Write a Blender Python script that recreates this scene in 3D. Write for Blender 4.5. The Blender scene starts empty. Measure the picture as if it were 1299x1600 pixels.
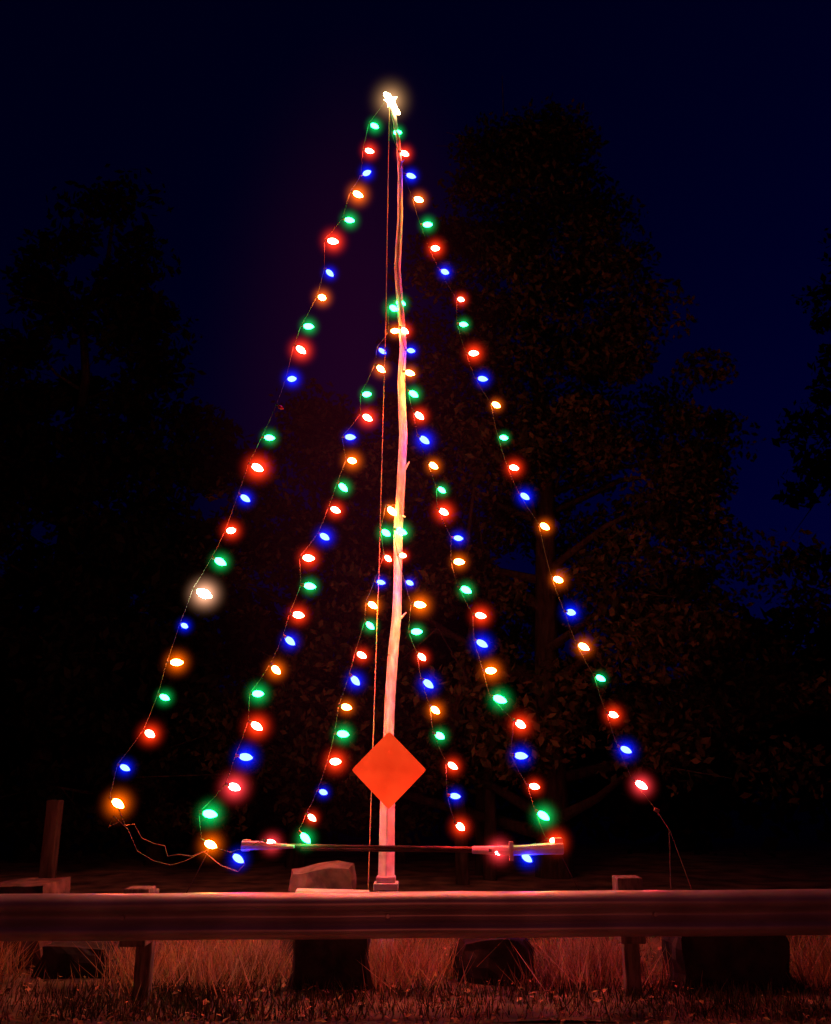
import bpy, math, random, bmesh
import numpy as np
from mathutils import Vector, Matrix, Euler
random.seed(7); rng=np.random.default_rng(7)
S=bpy.context.scene
S.view_settings.view_transform='Standard'; S.view_settings.look='None'; S.view_settings.exposure=0
TH=math.radians(16.2); F=1393.0; EYE=1.6
def P(px,py,Y):
    dx=(px-649.5)/F; dy=(800-py)/F
    d=Vector((dx, math.cos(TH)-dy*math.sin(TH), math.sin(TH)+dy*math.cos(TH)))
    d*=Y/d.y
    return Vector((d.x,d.y,d.z+EYE))
# ---------------- camera
cam=bpy.data.cameras.new("camera"); co=bpy.data.objects.new("camera",cam); S.collection.objects.link(co)
co.location=(0,0,EYE); co.rotation_euler=(math.pi/2+TH,0,0)
cam.sensor_fit='VERTICAL'; cam.sensor_height=24; cam.lens=24*F/1600; cam.clip_end=2000
S.camera=co
# ---------------- material helpers
def mat(name):
    m=bpy.data.materials.new(name); m.use_nodes=True
    nt=m.node_tree; nt.nodes.clear()
    out=nt.nodes.new('ShaderNodeOutputMaterial'); return m,nt,out
def noisy(name,c1,c2,scale=8,rough=0.8,metal=0,bump=0.3,c3=None,detail=8,stretch=(1,1,1),spec=0.3,island=False,trans=0):
    m,nt,out=mat(name); N=nt.nodes; L=nt.links
    b=N.new('ShaderNodeBsdfPrincipled')
    b.inputs['Roughness'].default_value=rough; b.inputs['Metallic'].default_value=metal
    b.inputs['Specular IOR Level'].default_value=spec
    tc=N.new('ShaderNodeTexCoord'); mp=N.new('ShaderNodeMapping'); mp.inputs['Scale'].default_value=stretch
    L.new(tc.outputs['Object'],mp.inputs[0])
    no=N.new('ShaderNodeTexNoise'); no.inputs['Scale'].default_value=scale; no.inputs['Detail'].default_value=detail
    L.new(mp.outputs[0],no.inputs[0])
    cr=N.new('ShaderNodeValToRGB'); cr.color_ramp.elements[0].position=0.35; cr.color_ramp.elements[1].position=0.65
    cr.color_ramp.elements[0].color=(*c1,1); cr.color_ramp.elements[1].color=(*c2,1)
    if c3:
        e=cr.color_ramp.elements.new(0.5); e.color=(*c3,1)
    if island:
        g=N.new('ShaderNodeNewGeometry'); mx=N.new('ShaderNodeMath'); mx.operation='MULTIPLY_ADD'
        mx.inputs[1].default_value=0.5
        L.new(g.outputs['Random Per Island'],mx.inputs[0])
        m2=N.new('ShaderNodeMath'); m2.operation='MULTIPLY'; m2.inputs[1].default_value=0.5
        L.new(no.outputs[0],m2.inputs[0]); L.new(m2.outputs[0],mx.inputs[2]); L.new(mx.outputs[0],cr.inputs[0])
    else: L.new(no.outputs[0],cr.inputs[0])
    L.new(cr.outputs[0],b.inputs['Base Color'])
    if bump:
        bp=N.new('ShaderNodeBump'); bp.inputs['Strength'].default_value=bump; bp.inputs['Distance'].default_value=0.02
        L.new(no.outputs[0],bp.inputs['Height']); L.new(bp.outputs[0],b.inputs['Normal'])
    if trans:
        t=N.new('ShaderNodeBsdfTranslucent'); L.new(cr.outputs[0],t.inputs[0]); ms=N.new('ShaderNodeMixShader'); ms.inputs[0].default_value=trans
        L.new(b.outputs[0],ms.inputs[1]); L.new(t.outputs[0],ms.inputs[2]); L.new(ms.outputs[0],out.inputs[0])
    else: L.new(b.outputs[0],out.inputs[0])
    return m
def glowmat(name,col,strength,power=3.0,rate=1.2):
    m,nt,out=mat(name); N=nt.nodes; L=nt.links
    tc=N.new('ShaderNodeTexCoord'); vl=N.new('ShaderNodeVectorMath'); vl.operation='LENGTH'
    L.new(tc.outputs['Object'],vl.inputs[0])
    s=N.new('ShaderNodeMath'); s.operation='SUBTRACT'; s.inputs[0].default_value=1; s.use_clamp=True
    L.new(vl.outputs['Value'],s.inputs[1])
    p=N.new('ShaderNodeMath'); p.operation='POWER'; p.inputs[1].default_value=power; L.new(s.outputs[0],p.inputs[0])
    q=N.new('ShaderNodeMath'); q.operation='MULTIPLY'; q.inputs[1].default_value=strength; L.new(p.outputs[0],q.inputs[0])
    e=N.new('ShaderNodeEmission'); e.inputs[0].default_value=(*col,1); L.new(q.outputs[0],e.inputs[1])
    L.new(e.outputs[0],out.inputs['Volume'])
    m.cycles.volume_step_rate=rate
    return m
def emis(name,col,st):
    m,nt,out=mat(name); e=nt.nodes.new('ShaderNodeEmission'); e.inputs[0].default_value=(*col,1); e.inputs[1].default_value=st
    nt.links.new(e.outputs[0],out.inputs[0]); return m
# ---------------- mesh helpers
class MB:
    def __init__(s): s.v=[];s.f=[];s.m=[]
    def add(s,vs,fs,mi=0):
        o=len(s.v); s.v+= [tuple(v) for v in vs]; s.f+=[tuple(i+o for i in f) for f in fs]; s.m+=[mi]*len(fs)
    def tube(s,pts,rads,n=8,mi=0,cap=True):
        pts=[Vector(p) for p in pts]; vs=[];fs=[]
        for i,p in enumerate(pts):
            a=pts[max(i-1,0)]; b=pts[min(i+1,len(pts)-1)]; d=(b-a).normalized()
            u=d.cross(Vector((0,1,0)) if abs(d.y)<.9 else Vector((1,0,0))).normalized(); w=d.cross(u)
            for k in range(n):
                t=2*math.pi*k/n; vs.append(p+(u*math.cos(t)+w*math.sin(t))*rads[i])
        for i in range(len(pts)-1):
            for k in range(n):
                fs.append((i*n+k,i*n+(k+1)%n,(i+1)*n+(k+1)%n,(i+1)*n+k))
        if cap:
            fs.append(tuple(range(n))); fs.append(tuple((len(pts)-1)*n+k for k in reversed(range(n))))
        s.add(vs,fs,mi)
    def box(s,c,sz,mi=0,rot=None):
        c=Vector(c); R=rot or Matrix.Identity(3); vs=[]
        for x in(-.5,.5):
            for y in(-.5,.5):
                for z in(-.5,.5): vs.append(c+R@Vector((x*sz[0],y*sz[1],z*sz[2])))
        s.add(vs,[(0,1,3,2),(4,6,7,5),(0,4,5,1),(2,3,7,6),(0,2,6,4),(1,5,7,3)],mi)
    def obj(s,name,mats,parent=None,smooth=False,bevel=0):
        me=bpy.data.meshes.new(name); me.from_pydata(s.v,[],s.f)
        for m in mats: me.materials.append(m)
        me.polygons.foreach_set('material_index',s.m)
        if smooth: me.polygons.foreach_set('use_smooth',[True]*len(s.f))
        me.update(); o=bpy.data.objects.new(name,me); S.collection.objects.link(o)
        if parent: o.parent=parent
        if bevel:
            b=o.modifiers.new('b','BEVEL'); b.width=bevel; b.segments=2
        return o
def empty(name,loc=(0,0,0)):
    o=bpy.data.objects.new(name,None); S.collection.objects.link(o); o.empty_display_size=.2; return o
# ---------------- world
W=bpy.data.worlds.new("World"); S.world=W; W.use_nodes=True
nt=W.node_tree; bg=nt.nodes['Background']
sk=nt.nodes.new('ShaderNodeTexSky'); sk.sky_type='NISHITA'; sk.sun_disc=False
sk.sun_elevation=math.radians(-3); sk.sun_rotation=math.radians(60); 
mx=nt.nodes.new('ShaderNodeMix'); mx.data_type='RGBA'; mx.blend_type='MULTIPLY'; mx.inputs[0].default_value=1
nt.links.new(sk.outputs[0],mx.inputs[6]); mx.inputs[7].default_value=(0.008,0.02,1,1)
nt.links.new(mx.outputs[2],bg.inputs[0]); bg.inputs[1].default_value=0.13
sun=bpy.data.lights.new("moonlight",'SUN'); sun.energy=0.002; sun.angle=math.radians(.5); sun.color=(1,.9,.8)
so=bpy.data.objects.new("moonlight",sun); S.collection.objects.link(so); so.rotation_euler=(math.radians(50),0,math.radians(60))
# brake lamps of the photographer's car standing behind the camera
for x in (-0.9,0.9):
    l=bpy.data.lights.new("brake_lamp",'AREA'); l.shape='RECTANGLE'; l.size=.35; l.size_y=.18; l.energy=34; l.color=(1,.12,.07)
    o=bpy.data.objects.new("brake_lamp",l); S.collection.objects.link(o); o.location=(x+.8,-3.5,1.0); o.rotation_euler=(math.radians(90),0,0)
# ---------------- materials
M_gal=noisy("galvanised_steel",(.30,.28,.29),(.46,.44,.45),2.5,.42,.45,.04,detail=3,stretch=(1,1,1))
M_wood=noisy("weathered_wood",(.08,.06,.05),(.22,.17,.14),6,.85,0,.5,stretch=(6,6,1))
M_pole=noisy("peeled_sapling",(.42,.38,.32),(.75,.72,.66),7,.7,0,.5,stretch=(3,3,1))
M_white=noisy("worn_white_paint",(.55,.52,.5),(.8,.79,.77),10,.6,0,.2)
M_dark=noisy("dark_wood",(.03,.02,.018),(.09,.06,.05),8,.85,0,.4)
M_cable=noisy("green_cable",(.02,.04,.02),(.04,.07,.03),10,.5,0,0)
M_rope=noisy("yellow_rope",(.3,.2,.09),(.45,.32,.15),40,.8,0,0)
M_rock=noisy("stone",(.05,.035,.03),(.14,.10,.085),7,.9,0,.9)
M_rockd=noisy("dark_stone",(.015,.013,.012),(.045,.038,.034),7,.9,0,.9)
M_leaf=noisy("leaf_foliage",(.006,.008,.003),(.032,.026,.009),1.0,.8,0,0,island=True,spec=.05)
M_leafd=noisy("dark_leaf_foliage",(.003,.004,.003),(.008,.007,.004),1.2,.8,0,0,island=True,spec=.05)
M_bark=noisy("bark",(.012,.008,.006),(.035,.025,.02),6,.9,0,.8,stretch=(3,3,.6),spec=.1)
M_grass=noisy("dry_grass",(.10,.065,.025),(.42,.30,.14),3,.8,0,0,island=True,trans=.4)
M_tall=noisy("lit_straw_grass",(.28,.18,.09),(.7,.5,.3),3,.8,0,0,island=True,trans=.45)
M_grassg=noisy("short_grass",(.02,.022,.008),(.10,.08,.03),3,.8,0,0,island=True)
M_litter=noisy("fallen_leaf",(.10,.05,.02),(.5,.32,.15),5,.8,0,0,island=True)
M_ground=noisy("earth",(.03,.022,.015),(.20,.14,.09),2.2,.95,0,.9)
M_road=noisy("asphalt",(.035,.032,.03),(.12,.11,.10),30,.9,0,.7)
# ---------------- ground and road
def sheet(name,x0,x1,y0,y1,nx,ny,z,amp,m):
    xs=np.linspace(x0,x1,nx); ys=np.linspace(y0,y1,ny); b=MB(); vs=[]
    for y in ys:
        for x in xs:
            h=amp*(math.sin(x*1.7+y)+math.sin(y*2.3-x*.8)+.6*math.sin(x*5.1+y*3.3))*0.4
            vs.append((x,y,z+h))
    fs=[(j*nx+i,j*nx+i+1,(j+1)*nx+i+1,(j+1)*nx+i) for j in range(ny-1) for i in range(nx-1)]
    b.add(vs,fs); return b.obj(name,[m],smooth=True)
sheet("ground",-400,400,-400,400,5,5,-.04,0,M_ground)
sheet("grass_verge",-25,25,6.55,26,180,90,.0,.03,M_ground)
sheet("road",-60,60,-9,6.6,3,3,.012,0,M_road)
def blades(name,n,xr,yr,hr,w,m,clump=0.6,per=25,sd=.09,ranges=None):
    v=np.zeros((n*3,3)); 
    cx=rng.uniform(*xr,n//per+1); cy=rng.uniform(*yr,n//per+1); ci=rng.integers(0,len(cx),n)
    if ranges:
        k=rng.integers(0,len(ranges),len(cx)); cx=np.array([rng.uniform(*ranges[i]) for i in k])
    x=np.where(rng.random(n)<clump,cx[ci]+rng.normal(0,sd,n),rng.uniform(*xr,n))
    y=np.where(rng.random(n)<clump,cy[ci]+rng.normal(0,sd,n),rng.uniform(*yr,n))
    h=rng.uniform(*hr,n)*rng.uniform(.5,1,n); a=rng.uniform(0,math.pi,n); ww=w*rng.uniform(.6,1.4,n)
    v[0::3]=np.stack([x-np.cos(a)*ww,y-np.sin(a)*ww,-.03+0*x],1); v[1::3]=np.stack([x+np.cos(a)*ww,y+np.sin(a)*ww,-.03+0*x],1)
    v[2::3]=np.stack([x+rng.normal(0,.5,n)*h,y+rng.normal(0,.3,n)*h,h],1)
    me=bpy.data.meshes.new(name); me.from_pydata(v.tolist(),[],np.arange(n*3).reshape(n,3).tolist()); me.materials.append(m)
    o=bpy.data.objects.new(name,me); S.collection.objects.link(o); return o
blades("dry_grass",13000,(-7,7),(7.6,10.5),(.08,.26),.006,M_grass,.85,110,.16)
blades("lit_straw_grass",6500,(-5,5),(7.6,8.4),(.2,.5),.006,M_tall,1,70,.13,ranges=[(-2.3,-1.1),(-.5,.3),(1.1,1.9),(-3.8,-3.3),(3,3.7)])  # pale clumps placed as lit patches under the rail, light put into their colour
blades("short_grass",17000,(-6,6),(6.6,7.6),(.04,.16),.005,M_grassg,.6,60,.1)
b=MB()
for i in range(3400):
    x=random.uniform(-6,6); y=random.choice([random.uniform(5.6,6.7),random.uniform(6.5,9)]); s=random.uniform(.010,.035)
    R=Euler((random.uniform(-.6,.6),random.uniform(-.6,.6),random.uniform(0,6.3))).to_matrix(); c=Vector((x,y,.035))
    b.add([c+R@Vector(q)*s for q in((-1,0,0),(-.2,-.6,.1),(1,0,0),(-.2,.6,.2))],[(0,1,2,3)])
b.obj("fallen_leaves",[M_litter])
# ---------------- guardrail
gr=empty("guardrail")
prof=[(0.075,.288),(0.06,.300),(0.045,.308),(0.02,.314),(-.01,.312),(-.035,.303),(-.055,.292),(-.078,.272),(-.088,.245),(-.083,.22),(-.04,.19),(-.005,.172),(0,.155),(-.005,.138),(-.04,.12),(-.083,.09),(-.088,.07),(-.08,.048),(-.04,.018),(-.01,.005),(.02,0)]
A=Vector((-9,6.73,.425)); B=Vector((9,7.33,.45)); d=(B-A).normalized(); nrm=Vector((-d.y,d.x,0))
b=MB(); n=60; k=len(prof); vs=[]
for i in range(n+1):
    t=i/n; c=A.lerp(B,t); wob=.002*math.sin(i*1.3)
    for (o_,z) in prof: vs.append(c+nrm*o_+Vector((0,0,z+wob)))
fs=[(i*k+j,i*k+j+1,(i+1)*k+j+1,(i+1)*k+j) for i in range(n) for j in range(k-1)]
b.add(vs,fs); o=b.obj("w_beam",[M_gal],gr,smooth=True)
sm=o.modifiers.new('s','SOLIDIFY'); sm.thickness=.004
b=MB()
def railpt(x): 
    t=(x-A.x)/(B.x-A.x); return A.lerp(B,t)
for px,py in((-560,1395),(220,1386),(985,1372),(1760,1370)):
    q=P(px,py,7.15); c=railpt(q.x)
    top=q.z
    b.box((c.x,c.y+.18,(top+.38)/2),(.19,.2,top-.38),0)
    b.box((c.x+.03,c.y+.34,top/2-.13),(.12,.1,top+.2),0)
b.obj("posts",[M_wood],gr,bevel=.012)
b=MB()
for x in (-5.4,-3.9,-2.1,-.2,1.75,3.7,5.5):
    c=railpt(x)
    b.tube([c+nrm*(-.005)+Vector((0,0,.155)),c+nrm*(-.03)+Vector((0,0,.155))],[.018,.015],8)
b.obj("bolts",[M_gal],gr)
# ---------------- diamond sign
sg=empty("traffic_sign"); YS=8.2
c=P(608,1203,YS); hw=.325
m,nt,out=mat("orange_reflective_emissive_sheeting"); bs=nt.nodes.new('ShaderNodeBsdfPrincipled'); nt.links.new(bs.outputs[0],out.inputs[0])
no=nt.nodes.new('ShaderNodeTexNoise'); no.inputs['Scale'].default_value=3; no.inputs['Detail'].default_value=8; cr=nt.nodes.new('ShaderNodeValToRGB')
cr.color_ramp.elements[0].position=.3; cr.color_ramp.elements[1].position=.7
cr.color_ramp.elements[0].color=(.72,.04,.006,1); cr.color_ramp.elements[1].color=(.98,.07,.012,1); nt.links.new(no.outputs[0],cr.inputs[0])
nt.links.new(cr.outputs[0],bs.inputs['Base Color']); nt.links.new(cr.outputs[0],bs.inputs['Emission Color']); bs.inputs['Emission Strength'].default_value=.72  # emission stands in for light thrown back by the sheeting
bs.inputs['Roughness'].default_value=.5
M_or=m
b=MB()
cor=[]
for k_ in range(4):
    a=math.pi/2*k_; 
    for da in(-.07,0,.07):
        rr=hw*(1-.5*abs(da)/.07*.09)
        cor.append((math.sin(a+da)*rr,math.cos(a+da)*rr))
nC=len(cor)
vs=[(c.x+x,c.y-.002,c.z+z) for x,z in cor]+[(c.x+x,c.y+.003,c.z+z) for x,z in cor]
b.add(vs,[tuple(range(nC)),tuple(reversed(range(nC,2*nC)))]+[(i,(i+1)%nC,nC+(i+1)%nC,nC+i) for i in range(nC)])
b.obj("panel",[M_or],sg)
b=MB()
pb=P(603,1392,YS)
b.tube([(pb.x,YS+.09,-.2),(pb.x,YS+.09,pb.z),(c.x-.01,YS+.09,c.z+.1)],[.078,.075,.068],4)
b.box((pb.x,YS+.08,pb.z+.03),(.21,.2,.06)); b.box((pb.x,YS+.08,pb.z+.085),(.165,.165,.05))
b.obj("post",[M_white],sg,bevel=.008)
b=MB()
for dz in(-.16,.16): b.tube([(c.x,YS-.003,c.z+dz),(c.x,YS-.012,c.z+dz)],[.009,.008],8)
b.obj("bolts",[M_or],sg)
# ---------------- crossbar
cb=empty("crossbar"); YB=8.04
b=MB(); b.tube([P(382,1320,YB),P(560,1323,YB),P(740,1326,YB),P(870,1324,YB)],[.016,.014,.016,.02],8)
b.tube([P(470,1327,YB+.02),P(560,1328,YB+.02),P(750,1330,YB+.02)],[.012,.012,.012],8); b.obj("rail",[M_dark],cb)
b=MB()
b.tube([P(738,1328,YB-.03),P(800,1329,YB-.03),P(880,1325,YB-.03)],[.03,.04,.05],8); b.tube([P(378,1321,YB-.03),P(412,1321,YB-.03),P(460,1323,YB-.03)],[.04,.034,.014],8)
b.box(P(385,1321,YB),(.06,.07,.09)); b.box(P(872,1322,YB),(.07,.08,.13)); b.box(P(799,1330,YB-.05),(.035,.04,.15)) 
b.obj("white_ends",[M_white],cb)
# ---------------- pole
YP=9.0
pp=[(609,148),(616,180),(622,220),(626,270),(625,340),(622,420),(626,480),(630,540),(628,600),(630,680),(626,760),(622,830),(622,900),(620,960),(614,1030),(610,1090),(608,1150),(607,1240)]
pts=[P(x+random.uniform(-.8,.8),y,YP) for x,y in pp]; base=pts[-1].copy(); base.z=-.2
pts.append(base); nn=len(pts)
b=MB(); b.tube(pts,[.024+.032*i/(nn-1)+random.uniform(-.004,.005) for i in range(nn)],10)
for (x,y,dx,dy) in((632,735,8,-14),(620,800,14,8),(627,965,8,-8),(623,420,-7,-8),(615,1030,-7,-9),(626,255,6,-6)):
    b.tube([P(x,y,YP),P(x+dx,y+dy,YP-.05)],[.015,.006],6)
b.obj("wooden_pole",[M_pole],smooth=True)
# ---------------- light strings
TOP=P(609,148,YP)
COL={
 'G':((.014,1.0,.17),(.0,1,.16)), 'R':((1,.032,.018),(1,.03,.004)), 'B':((.016,.028,1),(.0,.01,1)),
 'O':((1,.12,.02),(1,.12,.0)), 'W':((1,.75,.5),(1,.45,.25)), 'P':((1,.035,.03),(1,.04,.05))}
CORE={k:None for k in COL}
STR={'G':58,'R':320,'B':42,'O':290,'W':120,'P':320}
for k_,(cc,hc) in COL.items():
    CORE[k_]=emis("lit_bulb_"+k_,cc,STR[k_])
HA={'G':17,'R':34,'B':34,'O':28,'W':24,'P':30}
HALO={k_:glowmat("bulb_glow_"+k_,COL[k_][1],HA[k_],5.5) for k_ in COL}
def icos(r=1,sub=2):
    bm=bmesh.new(); bmesh.ops.create_icosphere(bm,subdivisions=sub,radius=r); me=bpy.data.meshes.new("s"); bm.to_mesh(me); bm.free(); return me
HM={}
for k_ in COL:
    me=icos(1,2); me.name="bulb_glow_"+k_; me.materials.append(HALO[k_]); HM[k_]=me
bp_=[(-.052,.008),(-.045,.016),(-.03,.024),(-.008,.028),(.014,.025),(.032,.017),(.045,.008),(.05,.001)]
M_off=noisy("unlit_red_glass",(.2,.01,.01),(.3,.02,.02),10,.2,0,0)
strings=[
 ('out',[(586,197,'G',.9),(578,236,'R',.9),(574,270,'B',1),(560,304,'O',1.1),(547,344,'G',1),(521,377,'R',1.2),(516,427,'B',.95),(504,465,'O',1.1),(483,510,'G',1.1),(471,547,'R',1.15),(457,592,'B',1.1),(439,637,'X',.7),(422,684,'G',1),(403,731,'R',1.4),(384,779,'B',1.1),(362,829,'R',1.2),(345,878,'G',1.35),(320,928,'W',1.8),(289,978,'B',.9),(277,1035,'O',1.3),(258,1090,'G',1),(235,1147,'R',1.3),(196,1200,'B',1.05),(185,1256,'O',1.45)],9.0,8.7),
 ('out',[(622,207,'G',.8),(633,240,'R',.9),(643,275,'B',1),(655,312,'O',1),(669,351,'G',.95),(681,388,'R',1),(696,425,'B',1),(721,468,'R',.75),(725,507,'G',.8),(741,552,'R',1),(755,592,'B',1),(776,633,'O',.9),(788,684,'G',.85),(804,731,'R',1),(821,776,'B',1.1),(852,823,'O',1),(873,906,'O',1.1),(893,957,'B',1.25),(913,1011,'O',1.15),(939,1060,'G',.95),(959,1117,'R',1.1),(979,1172,'B',1.2),(1003,1227,'P',1.3)],9.0,8.7),
 ('mid',[(616,482,'G',1),(618,517,'O',.8),(598,549,'B',.75),(596,577,'O',.95),(574,616,'G',.9),(575,653,'R',1),(548,683,'B',1),(551,720,'O',1),(537,762,'G',1),(525,797,'R',1),(508,839,'B',1.1),(483,872,'R',1.15),(485,916,'G',1.1),(467,961,'R',1.15),(454,1002,'B',1.15),(432,1047,'O',1),(404,1084,'G',1.1),(402,1135,'R',1.2),(385,1183,'B',1.35),(367,1230,'P',1.25),(329,1272,'G',1.4),(330,1320,'O',1.2),(373,1342,'B',1.2),(425,1318,'P',1.15)],9.0,8.0),
 ('mid',[(627,474,'G',1),(633,517,'R',.8),(643,548,'B',.8),(641,583,'O',.9),(647,616,'G',1),(656,650,'R',1),(664,688,'B',1.2),(678,728,'O',.9),(691,766,'G',.75),(694,800,'R',1.05),(717,841,'B',.9),(718,878,'O',1),(729,922,'G',1.1),(752,962,'R',1),(754,1006,'B',1.2),(768,1048,'O',1.1),(782,1093,'G',1.35),(814,1132,'R',1.2),(815,1181,'B',1.3),(836,1229,'R',.95),(850,1275,'G',1.2),(869,1315,'R',1.1),(824,1341,'B',1.1),(780,1330,'P',1.3)],9.0,8.0),
 ('inn',[(613,799,'O',1),(604,833,'G',1),(607,873,'R',.75),(596,910,'B',.7),(583,946,'O',.9),(579,978,'G',.85),(566,1024,'R',.95),(556,1064,'B',1.15),(542,1105,'O',.95),(537,1147,'G',1.15),(525,1190,'R',1.15),(506,1238,'B',.85),(488,1278,'R',.75),(478,1310,'G',1.2)],8.95,8.0),
 ('inn',[(628,831,'G',1),(630,868,'R',.7),(641,911,'B',.75),(657,945,'O',1.05),(652,987,'G',1),(660,1027,'R',.85),(670,1069,'B',1.15),(681,1110,'O',.95),(688,1150,'G',1.05),(708,1197,'R',.9),(712,1244,'B',.95),(720,1292,'R',1.05)],8.95,8.0)]
def tear(b,c,s,R,mi):
    n=10; vs=[];fs=[]
    for (x,r) in bp_:
        for k_ in range(n):
            t=2*math.pi*k_/n; vs.append(c+R@Vector((x,r*math.cos(t),r*math.sin(t)))*s)
    for i in range(len(bp_)-1):
        for k_ in range(n): fs.append((i*n+k_,i*n+(k_+1)%n,(i+1)*n+(k_+1)%n,(i+1)*n+k_))
    fs.append(tuple(reversed(range(n))))
    b.add(vs,fs,mi)
keys=list(COL)
for kind,bl,y0,y1 in strings:
    par=empty("string_lights"); top=bl[0][1]; bot=max(q[1] for q in bl)
    bb=MB(); cab=MB(); path=[]
    if kind=='out': path.append(TOP)
    else: path.append(P(621 if kind=='inn' else 624,top-12,9.0))
    for (x,y,k_,s) in bl:
        t=(y-top)/(bot-top); Y=y0+(y1-y0)*t
        c=P(x,y,Y); ang=random.uniform(.0,.75)
        R=Euler((0,ang,random.uniform(-.7,.7))).to_matrix()
        sz=(.3+.7*s)*(.93+.2*(1-t))
        if k_=='X': tear(bb,c,.8,R,len(keys))
        else: tear(bb,c,sz,R,keys.index(k_))
        cab.tube([c+R@Vector((-.05,0,0))*sz,c+R@Vector((-.085,0,0))*sz],[.013,.013],8)
        last=path[-1]; e=c+R@Vector((-.085,0,0))*sz
        mid=(last+e)/2; mid.z-=.012
        path+= [mid,e]
        if k_!='X':
            h=bpy.data.objects.new("glow",HM[k_]); S.collection.objects.link(h); h.parent=par; h.location=c
            r=.175*s*(.95+.25*(1-t))*(1.15 if k_ in 'ROP' else 1)*random.uniform(.88,1.1); h.scale=(r,r,r)
    if kind=='out':
        if bl[-1][0]>600: path+=[P(1026,1266,8.7)]
    cab.tube(path,[.004]*len(path),5)
    bb.obj("bulbs",[CORE[q] for q in keys]+[M_off],par,smooth=True); cab.obj("cable",[M_cable],par)
b=MB(); q=[(185,1262),(196,1290),(210,1288),(222,1310),(240,1318),(258,1322),(262,1338),(280,1335),(300,1338),(318,1330),(345,1352),(372,1362),(383,1350),(375,1340)]
b.tube([P(x,y,8.6-.04*i) for i,(x,y) in enumerate(q)],[.005]*len(q),5)
q=[(186,1284),(170,1292),(178,1275),(200,1296),(215,1330),(240,1345),(268,1352),(290,1345),(330,1325)]
b.tube([P(x,y,8.55-.05*i) for i,(x,y) in enumerate(q)],[.004]*len(q),5)
b.obj("extension_cord",[noisy("orange_cord",(.08,.05,.03),(.16,.1,.06),10,.6,0,0)])
b=MB()
q0=P(1026,1266,8.7); b.tube([q0,P(1048,1300,8.6),P(1082,1392,8.4)],[.005]*3,5); b.tube([P(1046,1300,8.62),P(1049,1400,8.5)],[.007,.007],5)
b.tube([q0+Vector((-.02,0,.01)),q0+Vector((.02,0,-.01))],[.02,.02],6)
q=P(1082,1392,8.4); b.tube([q,Vector((q.x+.08,q.y,-.05))],[.008,.008],6)
q=P(1049,1400,8.5); b.tube([q,Vector((q.x,q.y,-.05))],[.008,.008],6)
b.obj("guy_line",[M_dark])
b=MB(); q=P(575,1400,8.6); b.tube([TOP,P(603,500,8.88),P(592,900,8.78),q,Vector((q.x-.03,q.y,-.05))],[.006]*5,5); b.obj("guy_line",[M_rope])
b=MB(); q=P(905,1392,8.3); b.tube([P(872,1326,8.05),q,Vector((q.x+.15,q.y,-.05))],[.004]*3,5); 
q=P(290,1398,8.3); b.tube([P(330,1322,8.05),q,Vector((q.x-.15,q.y,-.05))],[.004]*3,5); b.obj("guy_line",[M_dark])
# ---------------- star topper
st=empty("star_topper")
b=MB(); c=P(611,157,YP-.03)
outer=[];
for i in range(10):
    a=math.pi/2+i*math.pi/5+.2; r=.09 if i%2==0 else .045; outer.append(c+Vector((math.cos(a)*r,0,math.sin(a)*r*1.2)))
vs=outer+[c+Vector((0,-.035,0)),c+Vector((0,.035,0))]
b.add(vs,[(i,(i+1)%10,10) for i in range(10)]+[((i+1)%10,i,11) for i in range(10)])
M_star=emis("star_lamp",(1,.68,.32),20)
b.obj("star",[M_star],st)
b=MB()
for (x,y,s) in((606,150,1.2),(612,160,1.5),(620,174,1.2),(616,166,1.1)):
    tear(b,P(x,y,YP-.06),s,Euler((0,.8,0)).to_matrix(),0)
b.obj("bulbs",[M_star],st,smooth=True)
MS=glowmat("star_glow",(1,.5,.2),9,6); me=icos(1,2); me.materials.append(MS)
h=bpy.data.objects.new("glow",me); S.collection.objects.link(h); h.parent=st; h.location=c; h.scale=(.45,.45,.45)
# ---------------- added emissive volume, imitates the purple glow around the light tree
MM=glowmat("emissive_haze",(1,.05,.22),.0085,1.3); me=icos(1,3); me.materials.append(MM)
h=bpy.data.objects.new("haze_glow",me); S.collection.objects.link(h); h.location=P(560,640,9.2); h.scale=(2.0,1.6,5.4)
# ---------------- rocks
def rock(name,c,sz,m,seed,boxy=.5):
    r=random.Random(seed); bm=bmesh.new(); bmesh.ops.create_cube(bm,size=2); bmesh.ops.subdivide_edges(bm,edges=bm.edges[:],cuts=6,use_grid_fill=True)
    ph=[r.uniform(0,6) for _ in range(6)]; sl=r.uniform(-.05,.05)
    for v in bm.verts:
        q=v.co.copy(); sph=q.normalized()*1.15; q=q.lerp(sph,1-boxy)
        f=1+.07*math.sin(q.x*3+ph[0])+.06*math.sin(q.y*4+ph[1]+q.z*2)+.05*math.sin(q.z*5+ph[2]+q.x*3)+r.uniform(-.03,.03)
        v.co=Vector((q.x*f*sz[0]*(1-.12*q.z),q.y*f*sz[1],(q.z*(1+(f-1)*.4)+(sl*q.x if q.z>0 else 0))*sz[2]))
    me=bpy.data.meshes.new(name); bm.to_mesh(me); bm.free(); me.materials.append(m)
    o=bpy.data.objects.new(name,me); S.collection.objects.link(o); o.location=c; return o
q=P(503,1352,8.6); rock("boulder",(q.x,8.7,q.z/2-.08),(.32,.25,q.z/2+.07),M_rock,8,.88)
q=P(30,1378,8.4); rock("boulder",(q.x,8.5,q.z/2-.08),(.33,.3,q.z/2+.07),M_rock,9,.88)
q=P(1135,1462,7.7); rock("boulder",(q.x,7.75,.14),(.46,.25,.3),M_rockd,3,.85)
q=P(770,1460,7.9); rock("boulder",(q.x,8.0,.08),(.34,.25,.25),M_rockd,4,.5)
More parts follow.
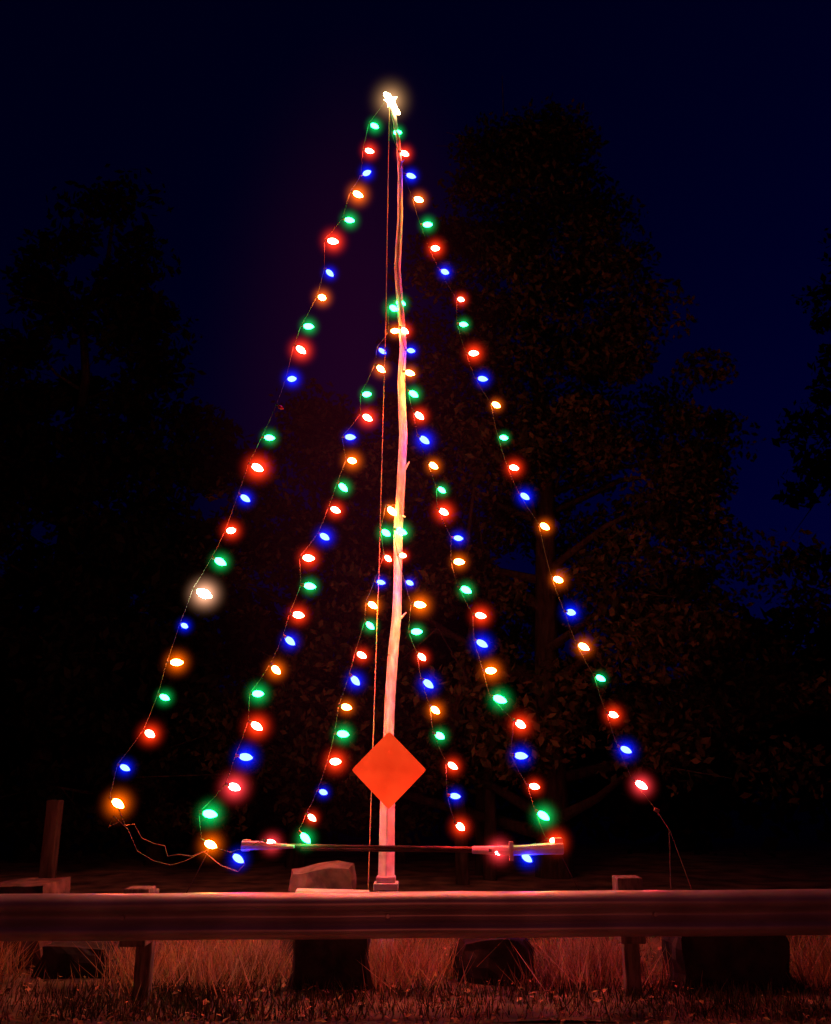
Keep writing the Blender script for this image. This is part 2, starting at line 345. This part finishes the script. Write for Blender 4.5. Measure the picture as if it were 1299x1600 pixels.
q=P(120,1462,7.9); rock("boulder",(q.x,8.1,.03),(.3,.22,.22),M_rockd,5,.6)
par=empty("stone_bench"); q=P(520,1393,7.6); b=MB(); b.box((q.x,7.6,q.z-.015),(.58,.2,.045),0,Euler((0,.03,.05)).to_matrix()); b.obj("slab",[M_white],par,bevel=.01)
o=rock("base",(q.x,7.66,q.z/2-.07),(.27,.11,q.z/2+.01),M_rockd,6,.6); o.parent=par
b=MB(); q=P(87,1250,9.6); b.box((q.x,9.6,q.z/2-.1),(.13,.14,q.z+.2)); b.obj("wooden_post",[M_bark],bevel=.01)
# ---------------- trees
def tree(name,base,H,env,ncl,nleaf,ls,mats,z0,seed,trunk_r=.22,extra_trunks=0,clr=.55,depth=.8,limbs=26):
    r=np.random.default_rng(seed); par=empty(name); base=Vector(base)
    b=MB(); n=10; pts=[base+Vector((r.normal(0,.06)*i*.3,r.normal(0,.06)*i*.3,H*.95*i/n-(.2 if i==0 else 0))) for i in range(n+1)]
    b.tube(pts,[trunk_r*(1-.88*i/n)*(1.25 if i==0 else 1) for i in range(n+1)],9)
    for e in range(extra_trunks):
        bx=base+Vector((r.uniform(-2.5,2.2),r.uniform(-1,1),0)); hh=H*r.uniform(.4,.62)
        pq=[bx+Vector((r.normal(0,.05)*i,r.normal(0,.05)*i,hh*i/6-(.2 if i==0 else 0))) for i in range(7)]
        b.tube(pq,[.11*(1-.8*i/6) for i in range(7)],7)
    cs=[];
    while len(cs)<ncl:
        z=z0+(H-z0)*r.random()**1.15; w=env((z-z0)/(H-z0))
        if r.random()>w/ max(env(.0),env(.2),env(.3))+.08: continue
        a=r.uniform(0,2*math.pi); rr=w*math.sqrt(r.uniform(.12,1))*r.uniform(.85,1.1)
        cs.append((base.x+math.cos(a)*rr,base.y+math.sin(a)*rr*depth,z))
    for i in range(limbs):
        c=Vector(cs[r.integers(len(cs))]); zt=max(.6,min(c.z-.18*(Vector((c.x,c.y,0))-Vector((base.x,base.y,0))).length-.4,H*.9)); 
        s=base+Vector((0,0,zt)); t=zt/H; m_=(s+c)/2+Vector((0,0,.25*r.uniform(-1,1)))
        r0=trunk_r*(1-.85*t)*.45
        b.tube([s,m_,c],[r0,r0*.6,.012],6)
        for k_ in range(3):
            e=c+Vector(r.normal(0,.6,3)); b.tube([m_.lerp(c,.4+.2*k_),e],[.018,.005],4)
    b.obj("trunk_and_limbs",[M_bark],par,smooth=True)
    cs=np.array(cs); ci=r.integers(0,len(cs),nleaf); csz=r.uniform(.5,1.25,len(cs))*clr
    g=r.normal(0,1,(nleaf,3)); g/=np.linalg.norm(g,axis=1)[:,None]; g*= (r.random(nleaf)**.5)[:,None]
    ctr=cs[ci]+g*csz[ci][:,None]*np.array([1.15,1.0,.7])
    u=r.normal(0,1,(nleaf,3)); u/=np.linalg.norm(u,axis=1)[:,None]; w=r.normal(0,1,(nleaf,3)); w-=u*(u*w).sum(1)[:,None]; w/=np.linalg.norm(w,axis=1)[:,None]
    s=(ls*r.uniform(.5,1.3,nleaf))[:,None]
    v=np.empty((nleaf*4,3)); v[0::4]=ctr-u*s; v[1::4]=ctr-w*s*.5; v[2::4]=ctr+u*s; v[3::4]=ctr+w*s*.5
    me=bpy.data.meshes.new("foliage"); me.from_pydata(v.tolist(),[],np.arange(nleaf*4).reshape(-1,4).tolist())
    for m_ in mats: me.materials.append(m_)
    me.update(); o=bpy.data.objects.new("foliage",me); S.collection.objects.link(o); o.parent=par
    return par
q=P(835,800,15.0)
def env1(t): return 4.7*(1-t)**.60*(1+.10*math.sin(t*14))+.15
tree("deciduous_tree",(q.x+.1,15,0),14.2,env1,340,110000,.07,[M_leaf],1.6,11,.26,4,.66)
q=P(470,800,15.5)
tree("deciduous_tree",(q.x,16.5,0),8.6,lambda t:2.6*(1-t)**.5+.1,110,26000,.085,[M_leaf],.8,12,.16,1,.6)
q=P(90,800,17)
tree("deciduous_tree",(q.x,17.5,0),14.5,lambda t:2.2*(1-t)**.45+.3,150,22000,.12,[M_leafd],3,13,.24,0,.7)
q=P(-260,800,16)
tree("deciduous_tree",(q.x,16,0),12,lambda t:3.2*(1-t)**.5+.3,120,16000,.13,[M_leafd],2,14,.24,0,.7)
q=P(260,800,16)
tree("deciduous_tree",(q.x,17,0),8.6,lambda t:3.0*(1-t)**.4+.1,140,20000,.12,[M_leafd],.6,15,.16,0,.7)
q=P(1400,800,19)
tree("deciduous_tree",(q.x,19,0),14.0,lambda t:2.6*(1-t)**.5+.2,90,9000,.12,[M_leafd],3,16,.22,0,.7,limbs=50)
def wood(name,n,seed):
    r=np.random.default_rng(seed)
    x=r.uniform(-26,26,n); top=3.6+1.2*np.sin(x*.7+1)+.8*np.sin(x*1.9)+.5*np.sin(x*4.1); top=np.where(x>5,top+.2,top)
    z=top*np.sqrt(r.random(n)); y=20+r.uniform(-1.5,2.5,n)
    ctr=np.stack([x+r.normal(0,.15,n),y,z+r.normal(0,.2,n)],1)
    u=r.normal(0,1,(n,3)); u/=np.linalg.norm(u,axis=1)[:,None]; w=r.normal(0,1,(n,3)); w-=u*(u*w).sum(1)[:,None]; w/=np.linalg.norm(w,axis=1)[:,None]
    s=(.2*r.uniform(.5,1.3,n))[:,None]
    v=np.empty((n*4,3)); v[0::4]=ctr-u*s; v[1::4]=ctr-w*s*.6; v[2::4]=ctr+u*s; v[3::4]=ctr+w*s*.6
    me=bpy.data.meshes.new(name); me.from_pydata(v.tolist(),[],np.arange(n*4).reshape(-1,4).tolist()); me.materials.append(M_leafd)
    o=bpy.data.objects.new(name,me); S.collection.objects.link(o)
wood("distant_trees",42000,5)
